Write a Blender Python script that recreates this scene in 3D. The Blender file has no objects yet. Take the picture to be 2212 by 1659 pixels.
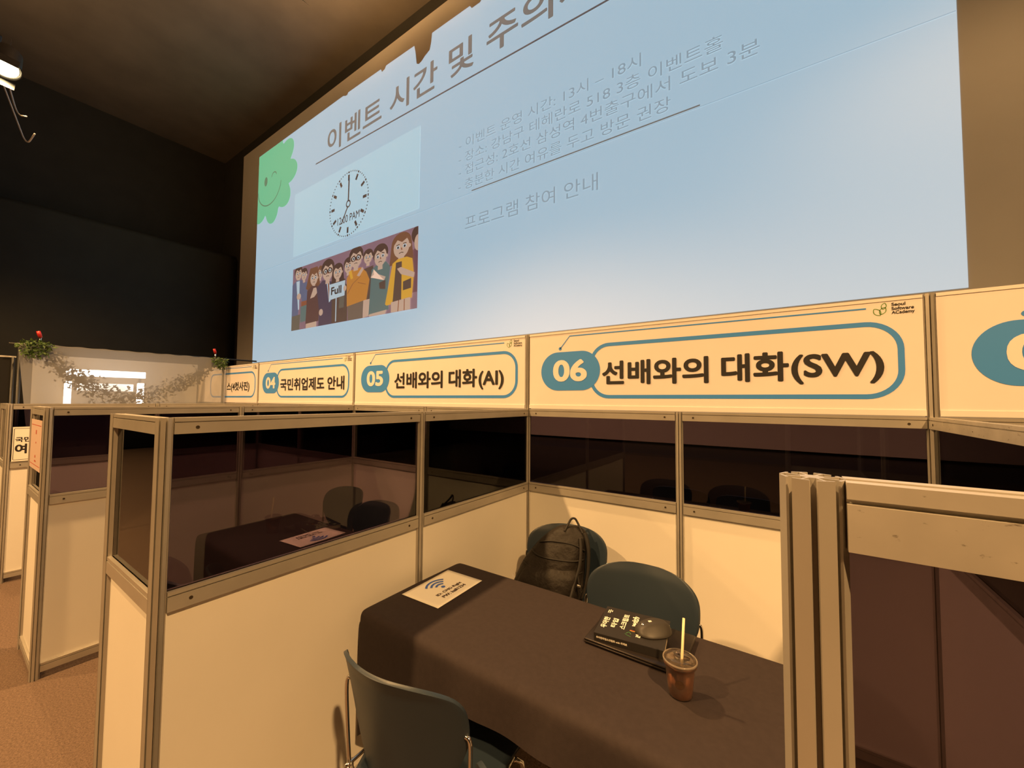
import bpy, bmesh, math, random
from mathutils import Vector, Matrix
random.seed(7)
SC = bpy.context.scene
COL = SC.collection

# ------------------------------------------------------------------ camera
F_PX = 858.376
YAW, PITCH, ROLL = 0.6013, 0.0422, 0.0070
cd = bpy.data.cameras.new('camera'); cam = bpy.data.objects.new('camera', cd); COL.objects.link(cam)
cd.sensor_fit = 'HORIZONTAL'; cd.sensor_width = 36.0; cd.lens = F_PX / 2212 * 36.0
cd.clip_start = 0.02; cd.clip_end = 200
_f = Vector((-math.sin(YAW) * math.cos(PITCH), math.cos(YAW) * math.cos(PITCH), math.sin(PITCH)))
_r0 = Vector((math.cos(YAW), math.sin(YAW), 0)); _u0 = _r0.cross(_f)
_r = _r0 * math.cos(ROLL) + _u0 * math.sin(ROLL); _u = _u0 * math.cos(ROLL) - _r0 * math.sin(ROLL)
M = Matrix((_r, _u, -_f)).transposed().to_4x4(); M.translation = (1.475, -2.350, 1.576)
cam.matrix_world = M
SC.camera = cam

# ------------------------------------------------------------------ world, exposure
w = bpy.data.worlds.new('hall_ambient'); SC.world = w; w.use_nodes = True
w.node_tree.nodes['Background'].inputs[0].default_value = (0.9, 0.62, 0.36, 1)
w.node_tree.nodes['Background'].inputs[1].default_value = 0.02
vs = SC.view_settings
vs.view_transform = 'Standard'; vs.look = 'None'; vs.gamma = 1.0; vs.exposure = 0.0; vs.use_curve_mapping = False
WARM = (1.0, 0.56, 0.21)
# hall spotlights and added fill lamps: (x, y, z, watts); the fixture and its light are built together in spotlight() below
LAMPS = [(-1.57, -0.78, 5.0, 215, 'spotlight hung above the 05 banner', (0, 0, -1)),
         (-1.57, -4.60, 5.0, 330, 'spotlight hung over the aisle facing the 05 booth', (0, 0, -1)),
         (-5.00, -2.07, 4.91, 110, 'lit spotlight hanging beside dangling cables', (0.55, -0.1, -0.83)),
         (3.60, -3.40, 5.0, 420, 'spotlight hung over the aisle past the 07 booth', (0, 0, -1)),
         (-4.60, -5.20, 5.0, 300, 'spotlight hung over the aisle before the 03 booth', (0, 0, -1)),
         (3.60, 0.70, 5.0, 20, 'spotlight hung behind the 07 banner, washing the screen', (-0.25, 1.0, -0.55), 100),
         (-4.40, 0.55, 8.00, 300, 'added uplight, out of view high above the 04 booth, washing the ceiling', (0, 0, 1)),  # added lamp out of view; its ceiling wash stands for flare glow
         (-10.5, -3.20, 5.5, 260, 'added fill spotlight, out of view far past the white backdrop', (0, 0, -1)),  # added fill, out of view, brightening the screen's far strip
         (-9.50, -3.40, 7.2, 75, 'added uplight, out of view high past the white backdrop, washing wall and ceiling', (-0.15, 0.75, 0.85))]  # second added uplight, unseen, lifting the upper far wall and ceiling

# ------------------------------------------------------------------ helpers
def mat(name, col, rough=0.6, metal=0.0, spec=0.5, emit=None, estr=1.0, noise=None, bump=None):
    m = bpy.data.materials.new(name); m.use_nodes = True
    nt = m.node_tree; b = nt.nodes['Principled BSDF']
    b.inputs['Base Color'].default_value = (*col, 1); b.inputs['Roughness'].default_value = rough
    b.inputs['Metallic'].default_value = metal; b.inputs['Specular IOR Level'].default_value = spec
    if emit:
        b.inputs['Emission Color'].default_value = (*emit, 1); b.inputs['Emission Strength'].default_value = estr
    if noise or bump:
        tc = nt.nodes.new('ShaderNodeTexCoord')
    if noise:      # (scale, amount)
        n = nt.nodes.new('ShaderNodeTexNoise'); n.inputs['Scale'].default_value = noise[0]; n.inputs['Detail'].default_value = 6
        nt.links.new(tc.outputs['Object'], n.inputs['Vector'])
        r = nt.nodes.new('ShaderNodeValToRGB'); a = noise[1]
        r.color_ramp.elements[0].position = 0.3; r.color_ramp.elements[1].position = 0.7
        r.color_ramp.elements[0].color = (*[c * (1 - a) for c in col], 1)
        r.color_ramp.elements[1].color = (*[min(1, c * (1 + a)) for c in col], 1)
        nt.links.new(n.outputs['Fac'], r.inputs['Fac']); nt.links.new(r.outputs['Color'], b.inputs['Base Color'])
    if bump:       # (scale, strength, distance)
        n2 = nt.nodes.new('ShaderNodeTexNoise'); n2.inputs['Scale'].default_value = bump[0]; n2.inputs['Detail'].default_value = 8
        nt.links.new(tc.outputs['Object'], n2.inputs['Vector'])
        bp = nt.nodes.new('ShaderNodeBump'); bp.inputs['Strength'].default_value = bump[1]; bp.inputs['Distance'].default_value = bump[2]
        nt.links.new(n2.outputs['Fac'], bp.inputs['Height']); nt.links.new(bp.outputs['Normal'], b.inputs['Normal'])
    return m

def mat_pane(name, tint, rough=0.02):
    m = bpy.data.materials.new(name); m.use_nodes = True; nt = m.node_tree; nt.nodes.clear()
    out = nt.nodes.new('ShaderNodeOutputMaterial'); mix = nt.nodes.new('ShaderNodeMixShader')
    tr = nt.nodes.new('ShaderNodeBsdfTransparent'); tr.inputs[0].default_value = (*tint, 1)
    gl = nt.nodes.new('ShaderNodeBsdfGlossy'); gl.inputs['Roughness'].default_value = rough
    gl.inputs[0].default_value = (0.9, 0.9, 0.9, 1)
    fr = nt.nodes.new('ShaderNodeFresnel'); fr.inputs[0].default_value = 1.45
    nt.links.new(fr.outputs[0], mix.inputs[0]); nt.links.new(tr.outputs[0], mix.inputs[1]); nt.links.new(gl.outputs[0], mix.inputs[2])
    nt.links.new(mix.outputs[0], out.inputs[0])
    return m

def mat_sheer(name, col, clear):
    m = bpy.data.materials.new(name); m.use_nodes = True; nt = m.node_tree; nt.nodes.clear()
    out = nt.nodes.new('ShaderNodeOutputMaterial'); mix = nt.nodes.new('ShaderNodeMixShader'); mix2 = nt.nodes.new('ShaderNodeMixShader')
    tr = nt.nodes.new('ShaderNodeBsdfTransparent'); df = nt.nodes.new('ShaderNodeBsdfDiffuse'); tl = nt.nodes.new('ShaderNodeBsdfTranslucent')
    df.inputs[0].default_value = (*col, 1); tl.inputs[0].default_value = (*col, 1)
    mix2.inputs[0].default_value = 0.35; mix.inputs[0].default_value = clear
    nt.links.new(df.outputs[0], mix2.inputs[1]); nt.links.new(tl.outputs[0], mix2.inputs[2])
    nt.links.new(mix2.outputs[0], mix.inputs[1]); nt.links.new(tr.outputs[0], mix.inputs[2]); nt.links.new(mix.outputs[0], out.inputs[0])
    return m

def tag(o, label=None, cat=None, group=None, kind=None):
    if label: o['label'] = label
    if cat: o['category'] = cat
    if group: o['group'] = group
    if kind: o['kind'] = kind
    return o

def thing(name, loc, label, cat, group=None):
    o = bpy.data.objects.new(name, None); COL.objects.link(o); o.location = loc
    o.empty_display_size = 0.1
    return tag(o, label, cat, group)

def wloc(o):
    v = Vector((0, 0, 0))
    while o: v += o.location; o = o.parent
    return v

def mesh(verts, faces, smooth=False):
    me = bpy.data.meshes.new('m'); me.from_pydata([tuple(v) for v in verts], [], faces); me.update()
    if smooth: me.shade_smooth()
    return me

def put(name, me, m, parent=None, world=True, smooth=None):
    """link a mesh; with world=True its vertices are given in world space"""
    o = bpy.data.objects.new(name, me); COL.objects.link(o); me.name = name
    if m is not None:
        if len(me.materials): me.materials.clear()
        for mm in (m if isinstance(m, (list, tuple)) else [m]): me.materials.append(mm)
    if world:
        if parent:
            p = wloc(parent); me.transform(Matrix.Translation(-p))
        else:
            c = [v.co for v in me.vertices]
            lo = Vector([min(q[i] for q in c) for i in range(3)]); hi = Vector([max(q[i] for q in c) for i in range(3)])
            b = Vector(((lo.x + hi.x) / 2, (lo.y + hi.y) / 2, lo.z)); me.transform(Matrix.Translation(-b)); o.location = b
    if parent: o.parent = parent
    if smooth: me.shade_smooth()
    return o

def box(x0, x1, y0, y1, z0, z1):
    v = [(x, y, z) for x in (x0, x1) for y in (y0, y1) for z in (z0, z1)]
    f = [(0, 1, 3, 2), (4, 6, 7, 5), (0, 4, 5, 1), (2, 3, 7, 6), (0, 2, 6, 4), (1, 5, 7, 3)]
    return mesh(v, f)

def bevel_box(x0, x1, y0, y1, z0, z1, r, seg=3):
    me = box(x0, x1, y0, y1, z0, z1); bm = bmesh.new(); bm.from_mesh(me)
    bmesh.ops.bevel(bm, geom=bm.edges[:], offset=r, segments=seg, affect='EDGES', profile=0.5)
    bmesh.ops.recalc_face_normals(bm, faces=bm.faces[:])
    bm.to_mesh(me); bm.free(); me.shade_smooth(); return me

def join(*ms):
    bm = bmesh.new()
    for m_ in ms: bm.from_mesh(m_)
    me = bpy.data.meshes.new('m'); bm.to_mesh(me); bm.free()
    for m_ in ms: bpy.data.meshes.remove(m_)
    return me

def prism(pts, ax, a, b):
    """extrude a closed 2-D outline along axis ax from a to b; the outline lies in the other two axes in order"""
    n = len(pts); v = []
    for t in (a, b):
        for p in pts:
            q = [p[0], p[1]]; q.insert(ax, t); v.append(q)
    f = [tuple(range(n)), tuple(range(2 * n - 1, n - 1, -1))] + [(i, i + n, (i + 1) % n + n, (i + 1) % n) for i in range(n)]
    me = mesh(v, f); bm = bmesh.new(); bm.from_mesh(me); bmesh.ops.recalc_face_normals(bm, faces=bm.faces[:]); bm.to_mesh(me); bm.free()
    return me

def tube(path, r, n=10, smooth_path=0):
    P = [Vector(p) for p in path]
    for _ in range(smooth_path):
        Q = [P[0]]
        for a, b in zip(P[:-1], P[1:]): Q += [a * .75 + b * .25, a * .25 + b * .75]
        P = Q + [P[-1]]
    v = []; f = []; up = None
    for i, p in enumerate(P):
        d = (P[min(i + 1, len(P) - 1)] - P[max(i - 1, 0)]).normalized()
        if up is None: up = Vector((0, 0, 1)) if abs(d.z) < .9 else Vector((1, 0, 0))
        s = d.cross(up).normalized(); up = s.cross(d).normalized()
        rr = r(i / (len(P) - 1)) if callable(r) else r
        for k in range(n):
            a = 2 * math.pi * k / n; v.append(p + (s * math.cos(a) + up * math.sin(a)) * rr)
    for i in range(len(P) - 1):
        for k in range(n):
            f.append((i * n + k, i * n + (k + 1) % n, (i + 1) * n + (k + 1) % n, (i + 1) * n + k))
    f.append(tuple(range(n - 1, -1, -1))); f.append(tuple(range((len(P) - 1) * n, len(P) * n)))
    return mesh(v, f, True)

def lathe(prof, c, n=40):
    v = []; f = []
    for r, z in prof:
        for k in range(n):
            a = 2 * math.pi * k / n; v.append((c[0] + r * math.cos(a), c[1] + r * math.sin(a), c[2] + z))
    for i in range(len(prof) - 1):
        for k in range(n): f.append((i * n + k, i * n + (k + 1) % n, (i + 1) * n + (k + 1) % n, (i + 1) * n + k))
    f.append(tuple(range(n - 1, -1, -1))); f.append(tuple(range((len(prof) - 1) * n, len(prof) * n)))
    return mesh(v, f, True)

def words_put(name, me, m, parent, gap):
    bm = bmesh.new(); bm.from_mesh(me); seen = set(); isl = []
    bm.verts.ensure_lookup_table()
    for v in bm.verts:
        if v.index in seen: continue
        st_ = [v]; seen.add(v.index); c = []
        while st_:
            q = st_.pop(); c.append(q)
            for e in q.link_edges:
                o = e.other_vert(q)
                if o.index not in seen: seen.add(o.index); st_.append(o)
        isl.append((min(q.co.x for q in c), max(q.co.x for q in c), {q.index for q in c}))
    isl.sort(key=lambda t: t[0]); grp = []
    for a, b, c in isl:
        if grp and a - grp[-1][0] < gap: grp[-1][0] = max(grp[-1][0], b); grp[-1][1] |= c
        else: grp.append([b, set(c)])
    for _, ids in grp:
        b2 = bm.copy(); b2.verts.ensure_lookup_table(); bmesh.ops.delete(b2, geom=[v for v in b2.verts if v.index not in ids], context='VERTS')
        w_ = bpy.data.meshes.new('w'); b2.to_mesh(w_); b2.free(); put(name, w_, m, parent)
    bm.free()

class Plane:
    """a flat print plane: origin, right and up vectors, outward normal"""
    def __init__(s, o, ux, uv):
        s.o = Vector(o); s.ux = Vector(ux).normalized(); s.uv = Vector(uv).normalized(); s.n = s.ux.cross(s.uv)
    def p(s, u, v, d=0.0): return s.o + s.ux * u + s.uv * v + s.n * d

def flat(pl, polys, d=0.001, step=0.0):
    """polys: list of (points, material index) -> one mesh of flat shapes laid on the plane"""
    v = []; f = []; mi = []
    for i, (pts, k) in enumerate(polys):
        b = len(v); v += [pl.p(a, c, d + step * i) for a, c in pts]
        f.append(tuple(range(b, b + len(pts)))); mi.append(k)
    me = mesh(v, f)
    for p_, k in zip(me.polygons, mi): p_.material_index = k
    bm = bmesh.new(); bm.from_mesh(me)
    for fc in bm.faces:
        if fc.normal.dot(pl.n) < 0: fc.normal_flip()
    bm.to_mesh(me); bm.free()
    return me

def text_me(pl, body, u0, u1, v0, v1, bold=0.0, d=0.0015, shear=0.0):
    c = bpy.data.curves.new('t', 'FONT'); c.body = body; c.size = 1.0; c.resolution_u = 5; c.shear = shear
    o = bpy.data.objects.new('t', c); COL.objects.link(o)
    dg = bpy.context.evaluated_depsgraph_get(); me = bpy.data.meshes.new_from_object(o.evaluated_get(dg))
    bpy.data.objects.remove(o); bpy.data.curves.remove(c)
    if bold:       # thicken the strokes with copies nudged around a small circle
        vs0 = [q.co.copy() for q in me.vertices]; fs0 = [tuple(p.vertices) for p in me.polygons]; N = 8 if bold > .012 else 4; V_ = []; F_ = []
        for k in range(N):
            a = 2 * math.pi * (k + .5) / N; b0 = len(V_)
            V_ += [v + Vector((math.cos(a), math.sin(a), 0)) * bold + Vector((0, 0, 5e-5 * k)) for v in vs0]; F_ += [tuple(i + b0 for i in f) for f in fs0]
        V_ += [v + Vector((0, 0, 5e-5 * N)) for v in vs0]; F_ += [tuple(i + len(vs0) * N for i in f) for f in fs0]
        bpy.data.meshes.remove(me); me = mesh(V_, F_)
    xs = [q.co.x for q in me.vertices]; ys = [q.co.y for q in me.vertices]
    a, b, e, g = min(xs), max(xs), min(ys), max(ys)
    for q in me.vertices:
        q.co = pl.p(u0 + (q.co.x - a) / (b - a) * (u1 - u0), v0 + (q.co.y - e) / (g - e) * (v1 - v0), d + q.co.z)
    me.update(); return me

def ell(cx, cy, rx, ry, n=20, a0=0.0, a1=2 * math.pi):
    full = abs(a1 - a0 - 2 * math.pi) < 1e-6
    return [(cx + rx * math.cos(a0 + (a1 - a0) * k / (n if full else n - 1)), cy + ry * math.sin(a0 + (a1 - a0) * k / (n if full else n - 1))) for k in range(n)]

def band(pts, wd, closed=False):
    """ribbon of quads along a 2-D polyline"""
    n = len(pts); L = []; R = []
    for i in range(n):
        a = Vector(pts[(i - 1) % n if closed else max(i - 1, 0)]); b = Vector(pts[(i + 1) % n if closed else min(i + 1, n - 1)])
        t = (b - a).normalized(); nn = Vector((-t.y, t.x)) * wd / 2; p = Vector(pts[i])
        L.append(tuple(p + nn)); R.append(tuple(p - nn))
    return [[L[i], L[(i + 1) % n], R[(i + 1) % n], R[i]] for i in range(n if closed else n - 1)]

def rrect(x0, x1, y0, y1, r, n=8):
    o = []
    for cx, cy, a in ((x1 - r, y1 - r, 0), (x0 + r, y1 - r, 90), (x0 + r, y0 + r, 180), (x1 - r, y0 + r, 270)):
        for k in range(n + 1):
            t = math.radians(a + 90 * k / n); o.append((cx + r * math.cos(t), cy + r * math.sin(t)))
    return o

def copy_tree(o, parent=None):
    c = o.copy(); COL.objects.link(c); c.parent = parent
    for ch in list(o.children): copy_tree(ch, c)
    return c

# ------------------------------------------------------------------ materials
ALU = mat('anodised_aluminium', (0.50, 0.47, 0.42), 0.42, 0.55, noise=(9, 0.06))
ALU_WORN = mat('scuffed_aluminium', (0.52, 0.49, 0.44), 0.45, 0.45, noise=(14, 0.12))
_n = ALU_WORN.node_tree; _b = _n.nodes['Principled BSDF']; _src = _b.inputs['Base Color'].links[0].from_socket
_tc = _n.nodes.new('ShaderNodeTexCoord'); _mp = _n.nodes.new('ShaderNodeMapping'); _mp.inputs['Scale'].default_value = (22, 22, 60)
_no = _n.nodes.new('ShaderNodeTexNoise'); _no.inputs['Scale'].default_value = 1.6; _no.inputs['Detail'].default_value = 9; _no.inputs['Roughness'].default_value = .68
_rp = _n.nodes.new('ShaderNodeValToRGB'); _rp.color_ramp.elements[0].position = .61; _rp.color_ramp.elements[1].position = .68
_mx = _n.nodes.new('ShaderNodeMix'); _mx.data_type = 'RGBA'; _mx.inputs[7].default_value = (0.10, 0.075, 0.05, 1)
_n.links.new(_tc.outputs['Object'], _mp.inputs[0]); _n.links.new(_mp.outputs[0], _no.inputs['Vector']); _n.links.new(_no.outputs['Fac'], _rp.inputs[0])
_n.links.new(_rp.outputs[0], _mx.inputs[0]); _n.links.new(_src, _mx.inputs[6]); _n.links.new(_mx.outputs[2], _b.inputs['Base Color'])
SCREW = mat('dark_screw', (0.08, 0.06, 0.04), 0.5, 0.6)
BOARD = mat('white_board', (0.80, 0.77, 0.70), 0.55, bump=(220, 0.04, 0.002), noise=(3, 0.02))
PANE = mat_pane('violet_tinted_acrylic', (0.335, 0.285, 0.345))
BANNER = mat('banner_vinyl', (0.82, 0.77, 0.74), 0.5, noise=(4, 0.02))
BLUE = mat('banner_blue', (0.055, 0.27, 0.74), 0.5)
INK = mat('banner_black', (0.022, 0.02, 0.02), 0.5)
WHITEINK = mat('banner_white', (0.84, 0.80, 0.76), 0.5)
GREEN = mat('logo_green', (0.12, 0.28, 0.05), 0.5)
CARPET = mat('carpet', (0.172, 0.120, 0.093), 0.95, spec=0.1, noise=(120, 0.28), bump=(260, 0.8, 0.01))
DARKWALL = mat('dark_hall_wall', (0.036, 0.035, 0.032), 0.8, noise=(2, 0.1))
CEIL = mat('dark_ceiling', (0.17, 0.145, 0.12), 0.85, noise=(1.2, 0.12))
FASCIA = mat('grey_fascia', (0.040, 0.041, 0.036), 0.85, noise=(2, 0.08))
CLOTH = mat('black_tablecloth', (0.033, 0.0245, 0.0255), 0.85, spec=0.25, bump=(400, 0.12, 0.002), noise=(60, 0.08))
TABLEW = mat('table_laminate', (0.5, 0.45, 0.38), 0.5)
TEAL = mat('chair_teal_plastic', (0.022, 0.035, 0.052), 0.42, spec=0.45, bump=(500, 0.05, 0.001))
CHROME = mat('chrome', (0.72, 0.70, 0.68), 0.16, 1.0)
STEEL = mat('grey_steel', (0.35, 0.34, 0.33), 0.35, 0.8)
BLACKM = mat('black_metal', (0.02, 0.02, 0.02), 0.45, 0.2)
BLACKP = mat('black_plastic', (0.016, 0.015, 0.014), 0.4)
PAPER = mat('paper', (0.88, 0.86, 0.78), 0.7)
WIFI = mat('wifi_blue', (0.06, 0.15, 0.55), 0.6)
BROWNINK = mat('dark_print', (0.05, 0.02, 0.015), 0.6)
REDINK = mat('red_print', (0.45, 0.08, 0.05), 0.6)
BAG = mat('backpack_nylon', (0.013, 0.0098, 0.0078), 0.6, spec=0.35, bump=(20, 0.55, 0.018))
BAGD = mat('backpack_webbing', (0.012, 0.010, 0.009), 0.7)
WHITEP = mat('white_plastic', (0.8, 0.78, 0.74), 0.4)
LAPTOP = mat('laptop_dark_metal', (0.035, 0.028, 0.026), 0.36, 0.6)
BOOKC = mat('book_cover', (0.020, 0.018, 0.017), 0.42, bump=(700, 0.03, 0.001))
COFFEE = mat('iced_coffee', (0.60, 0.25, 0.12), 0.35, noise=(40, 0.15))
CUPCLEAR = mat_pane('clear_plastic', (0.93, 0.91, 0.88), 0.05)
def _haze(m, amt):
    nt = m.node_tree; out = [n for n in nt.nodes if n.type == 'OUTPUT_MATERIAL'][0]; src = out.inputs[0].links[0].from_socket
    df = nt.nodes.new('ShaderNodeBsdfDiffuse'); df.inputs[0].default_value = (.8, .70, .60, 1); mx = nt.nodes.new('ShaderNodeMixShader'); mx.inputs[0].default_value = amt
    nt.links.new(src, mx.inputs[1]); nt.links.new(df.outputs[0], mx.inputs[2]); nt.links.new(mx.outputs[0], out.inputs[0])
_haze(CUPCLEAR, .045)
STRAW = mat('paper_straw', (0.86, 0.72, 0.45), 0.7)
LEAF = mat('leaf_green', (0.085, 0.15, 0.035), 0.5, noise=(40, 0.3))
GARL = mat('garland_leaf', (0.05, 0.042, 0.016), 0.6, noise=(30, 0.3))
REDP = mat('clamp_red', (0.5, 0.02, 0.02), 0.35)
SHEER = mat_sheer('sheer_white_cloth', (0.60, 0.60, 0.60), 0.46)
LIT = mat('lit_panel', (0.9, 0.9, 0.9), 0.5, emit=(1.0, 0.97, 0.90), estr=4.0)
DIM = mat('dim_lit_panel', (0.9, 0.9, 0.9), 0.5, emit=(1.0, 0.95, 0.82), estr=1.4)
SCREENW = mat('screen_fabric', (0.62, 0.60, 0.57), 0.8, noise=(1.5, 0.03))
LAMPGLOW = mat('lamp_glow', (0.9, 0.8, 0.6), 0.3, emit=(1.0, 0.78, 0.42), estr=30.0)
def proj(name, e): return mat(name, (0.62, 0.60, 0.57), 0.8, emit=e)
P_WHITE = proj('projected_white', (0.305, 0.465, 0.575))
P_PHOTO = proj('projected_photo_white', (0.345, 0.54, 0.635))
P_TITLE = proj('projected_title_grey', (0.11, 0.125, 0.13))
P_LINE = proj('projected_line', (0.05, 0.06, 0.075))
P_TEXT = proj('projected_text_grey', (0.20, 0.30, 0.37))
P_SEAM = mat('screen_seam', (0.42, 0.40, 0.38), 0.8, emit=(0.26, 0.38, 0.47))
P_BLACK = proj('projected_black', (0.018, 0.022, 0.03))
P_GREEN = proj('projected_green', (0.06, 0.43, 0.24))
P_GREEND = proj('projected_green_dark', (0.03, 0.16, 0.10))

# ------------------------------------------------------------------ room shell
def struct(name, me, m, parent=None):
    o = put(name, me, m, parent)
    if not parent: o['kind'] = 'structure'
    return o
struct('floor', box(-15.5, 9.5, -9.5, 3.6, -0.1, 0.0), CARPET)
struct('ceiling', box(-15.5, 9.5, -9.5, 3.6, 10.2, 10.4), CEIL)
struct('wall_back', box(-15.5, 9.5, 3.4, 3.6, 0.0, 10.2), DARKWALL)
wl = struct('wall_left', box(-15.5, -15.3, -9.5, 3.4, 0.0, 10.2), DARKWALL)
struct('wall_right', box(9.3, 9.5, -9.5, 3.4, 0.0, 10.2), DARKWALL)
struct('wall_front', box(-15.5, 9.5, -9.7, -9.5, 0.0, 10.2), DARKWALL)
# curved fascia of the upper tier along the left wall
fp = []
for k in range(40):
    y = 3.38 - k * 0.30; t = max(0.0, (-0.6 - y)); x = -13.9 - 0.10 * t * t
    fp.append((max(x, -15.2), y))
fv = []; ff = []
for x, y in fp:
    for z in (0.05, 3.2, 6.3, 6.44): fv.append((x - (0.10 if z > 6.4 else 0.0), y, z))
for i in range(len(fp) - 1):
    for k in range(3): ff.append((i * 4 + k, i * 4 + k + 1, i * 4 + k + 5, i * 4 + k + 4))
fo = struct('trim_1', mesh(fv, ff, True), FASCIA); sm = fo.modifiers.new('thick', 'SOLIDIFY'); sm.thickness = 0.12; sm.offset = -1
# low black stage in front of the screen
struct('stage', bevel_box(-15.0, 9.0, 2.05, 3.35, 0.0, 1.02, 0.01, 1), mat('stage_black', (0.02, 0.018, 0.017), 0.7))

# ------------------------------------------------------------------ projection screen
YS = 3.0
scr = thing('projection_screen', (-2.0, YS, 1.05), 'giant white projection screen showing a bright pale blue slide', 'screen')
put('screen_panel', box(-12.67, 9.2, YS, YS + 0.06, 1.05, 9.32), SCREENW, scr)
SP = Plane((0, YS, 0), (1, 0, 0), (0, 0, 1))
edge = [(-11.57, 2.645), (2.887, 2.645), (2.884, 8.70), (-2.9, 8.86), (-2.95, 8.80), (-3.15, 8.80), (-3.2, 8.87), (-4.18, 8.88), (-4.20, 8.70), (-4.24, 8.56),
        (-4.38, 8.50), (-4.47, 8.44), (-4.55, 8.42), (-4.62, 8.46), (-4.66, 8.72), (-4.70, 8.88), (-5.6, 8.90), (-5.64, 8.84), (-5.74, 8.82), (-5.78, 8.90),
        (-7.0, 8.92), (-7.04, 8.87), (-7.12, 8.88), (-7.2, 8.92), (-10.5, 8.92), (-10.55, 8.88), (-10.62, 8.92), (-11.56, 8.92)]  # top notches are shadows in the projector beam, cut into the outline
# cut the outline into slide surface (ngon triangulated by blender)
put('projected_slide', flat(SP, [(edge, 0)], 0.004), P_WHITE, scr)
put('screen_seam', flat(SP, [([(-11.55, 5.322), (2.88, 5.292), (2.88, 5.304), (-11.55, 5.336)], 0)], 0.0075), P_SEAM, scr)
words_put('title_lettering', text_me(SP, '이벤트 시간 및 주의사항', -7.83, 0.10, 7.68, 8.30, 0.018, 0.008), P_TITLE, scr, .12)
put('title_underline', flat(SP, [(q, 0) for q in band([(-8.35, 7.612), (-0.57, 7.420), (0.9, 7.39)], 0.034)], 0.008), P_LINE, scr)
for body, u1, v0, h in (('- 이벤트 운영 시간: 13시 – 18시', -0.07, 6.19, .20), ('- 장소: 강남구 테헤란로 518 3층 이벤트홀', 0.93, 5.93, .20), ('- 접근성: 2호선 삼성역 4번출구에서 도보 3분', 1.31, 5.68, .20),
                        ('- 충분한 시간 여유를 두고 방문 권장', 0.31, 5.41, .20), ('프로그램 참여 안내', -0.70, 4.64, .27)):
    words_put('body_lettering', text_me(SP, body, -3.42 if h < .25 else -3.25, u1, v0, v0 + h, 0.008, 0.008), P_TEXT, scr, h * .22)
put('body_underline', flat(SP, [(q, 0) for q in band([(-3.1, 5.345), (0.66, 5.325)], 0.022)], 0.008), P_TITLE, scr)
put('clock_photo', flat(SP, [([(-9.36, 5.40), (-4.47, 5.40), (-4.47, 7.10), (-9.36, 7.10)], 0)], 0.0065), P_PHOTO, scr)
# clock face
cx, cz, cr = -6.88, 6.165, 0.775
cl = []
for k in range(60):
    a = math.radians(6 * k); big = k % 5 == 0
    for r0, r1, wd in (([(0.945, 1.0, .045), (0.72, 0.90, .055)] if big else [(0.955, 1.0, .022)])):
        dx, dz = math.sin(a), math.cos(a); px, pz = dz, -dx
        cl.append(([(cx + cr * (dx * r0 + px * wd * .8), cz + cr * (dz * r0 + pz * wd * .8)), (cx + cr * (dx * r1 + px * wd * .8), cz + cr * (dz * r1 + pz * wd * .8)),
                    (cx + cr * (dx * r1 - px * wd * .8), cz + cr * (dz * r1 - pz * wd * .8)), (cx + cr * (dx * r0 - px * wd * .8), cz + cr * (dz * r0 - pz * wd * .8))], 0))
for q in band([(cx + 0.0, cz + 0.08), (cx + 0.01, cz + 0.60)], 0.05) + band([(cx - 0.03, cz - 0.08), (cx - 0.26, cz - 0.42)], 0.04) + band(ell(cx, cz, .075, .075, 16), 0.035, True): cl.append((q, 0))
tag(put('clock_marks', flat(SP, cl, 0.009), P_BLACK, scr), kind='stuff')
put('clock_lettering', text_me(SP, '12:00 PAM', cx - 0.42, cx + 0.45, cz - 0.43, cz - 0.25, 0.012, 0.010), P_BLACK, scr)
# green scalloped flower with a wink, cut by the slide's corner
fl = []
fcx, fcz = -10.75, 7.95
for k in range(120):
    a = 2 * math.pi * k / 120; r = 0.98 + 0.34 * abs(math.cos(4.5 * a + 0.35)) ** .8
    fl.append((max(-11.565, fcx + r * math.cos(a) * 1.12), min(8.915, fcz + r * math.sin(a))))
put('green_flower', flat(SP, [(fl, 0)], 0.006), P_GREEN, scr)
put('flower_eye', flat(SP, [(ell(-11.07, 8.0, 0.10, 0.14, 18), 0)], .008), P_GREEND, scr)
put('flower_wink', flat(SP, [(q, 0) for q in band(ell(-10.58, 8.02, .14, .12, 10, 0.1, math.pi * .98), 0.035)], .008), P_GREEND, scr)
put('flower_smile', flat(SP, [(q, 0) for q in band(ell(-10.85, 7.82, .70, .58, 26, math.pi * 1.02, math.pi * 1.97), 0.035)], .008), P_GREEND, scr)

# crowd picture on the slide: flat shapes in picture units u (0..1 across), v (0..1 up)
CP = {}
def pc(name, r, g, b):
    CP[name] = len(CP); l = [((c / 255) ** 2.2) * 0.72 for c in (r, g, b)]
    return mat('picture_' + name, (0.45, 0.42, 0.40), 0.8, emit=tuple(l))
CPM = [pc(*a) for a in (('mauve', 138, 108, 122), ('skin', 205, 172, 150), ('darkhair', 72, 56, 54), ('brownhair', 122, 82, 62), ('navy', 74, 68, 88), ('bluegrey', 96, 106, 134),
                        ('olive', 102, 98, 88), ('maroon', 92, 66, 66), ('orange', 200, 132, 62), ('teal', 92, 118, 116), ('yellow', 226, 168, 62), ('dress', 88, 72, 66),
                        ('white', 190, 210, 220), ('taupe', 116, 100, 88), ('purple', 110, 74, 86), ('ink', 42, 34, 36), ('rust', 146, 88, 64))]
PX0, PX1, PZ0, PZ1 = -9.33, -4.475, 3.39, 5.045
class PP:
    n = SP.n
    @staticmethod
    def p(u, v, d=0): return SP.p(PX0 + (PX1 - PX0) * min(1, max(0, u)), PZ0 + (PZ1 - PZ0) * min(1, max(0, v)), d)
S = []
def poly(c, *pts): S.append(([tuple(p) for p in pts], CP[c]))
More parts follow.
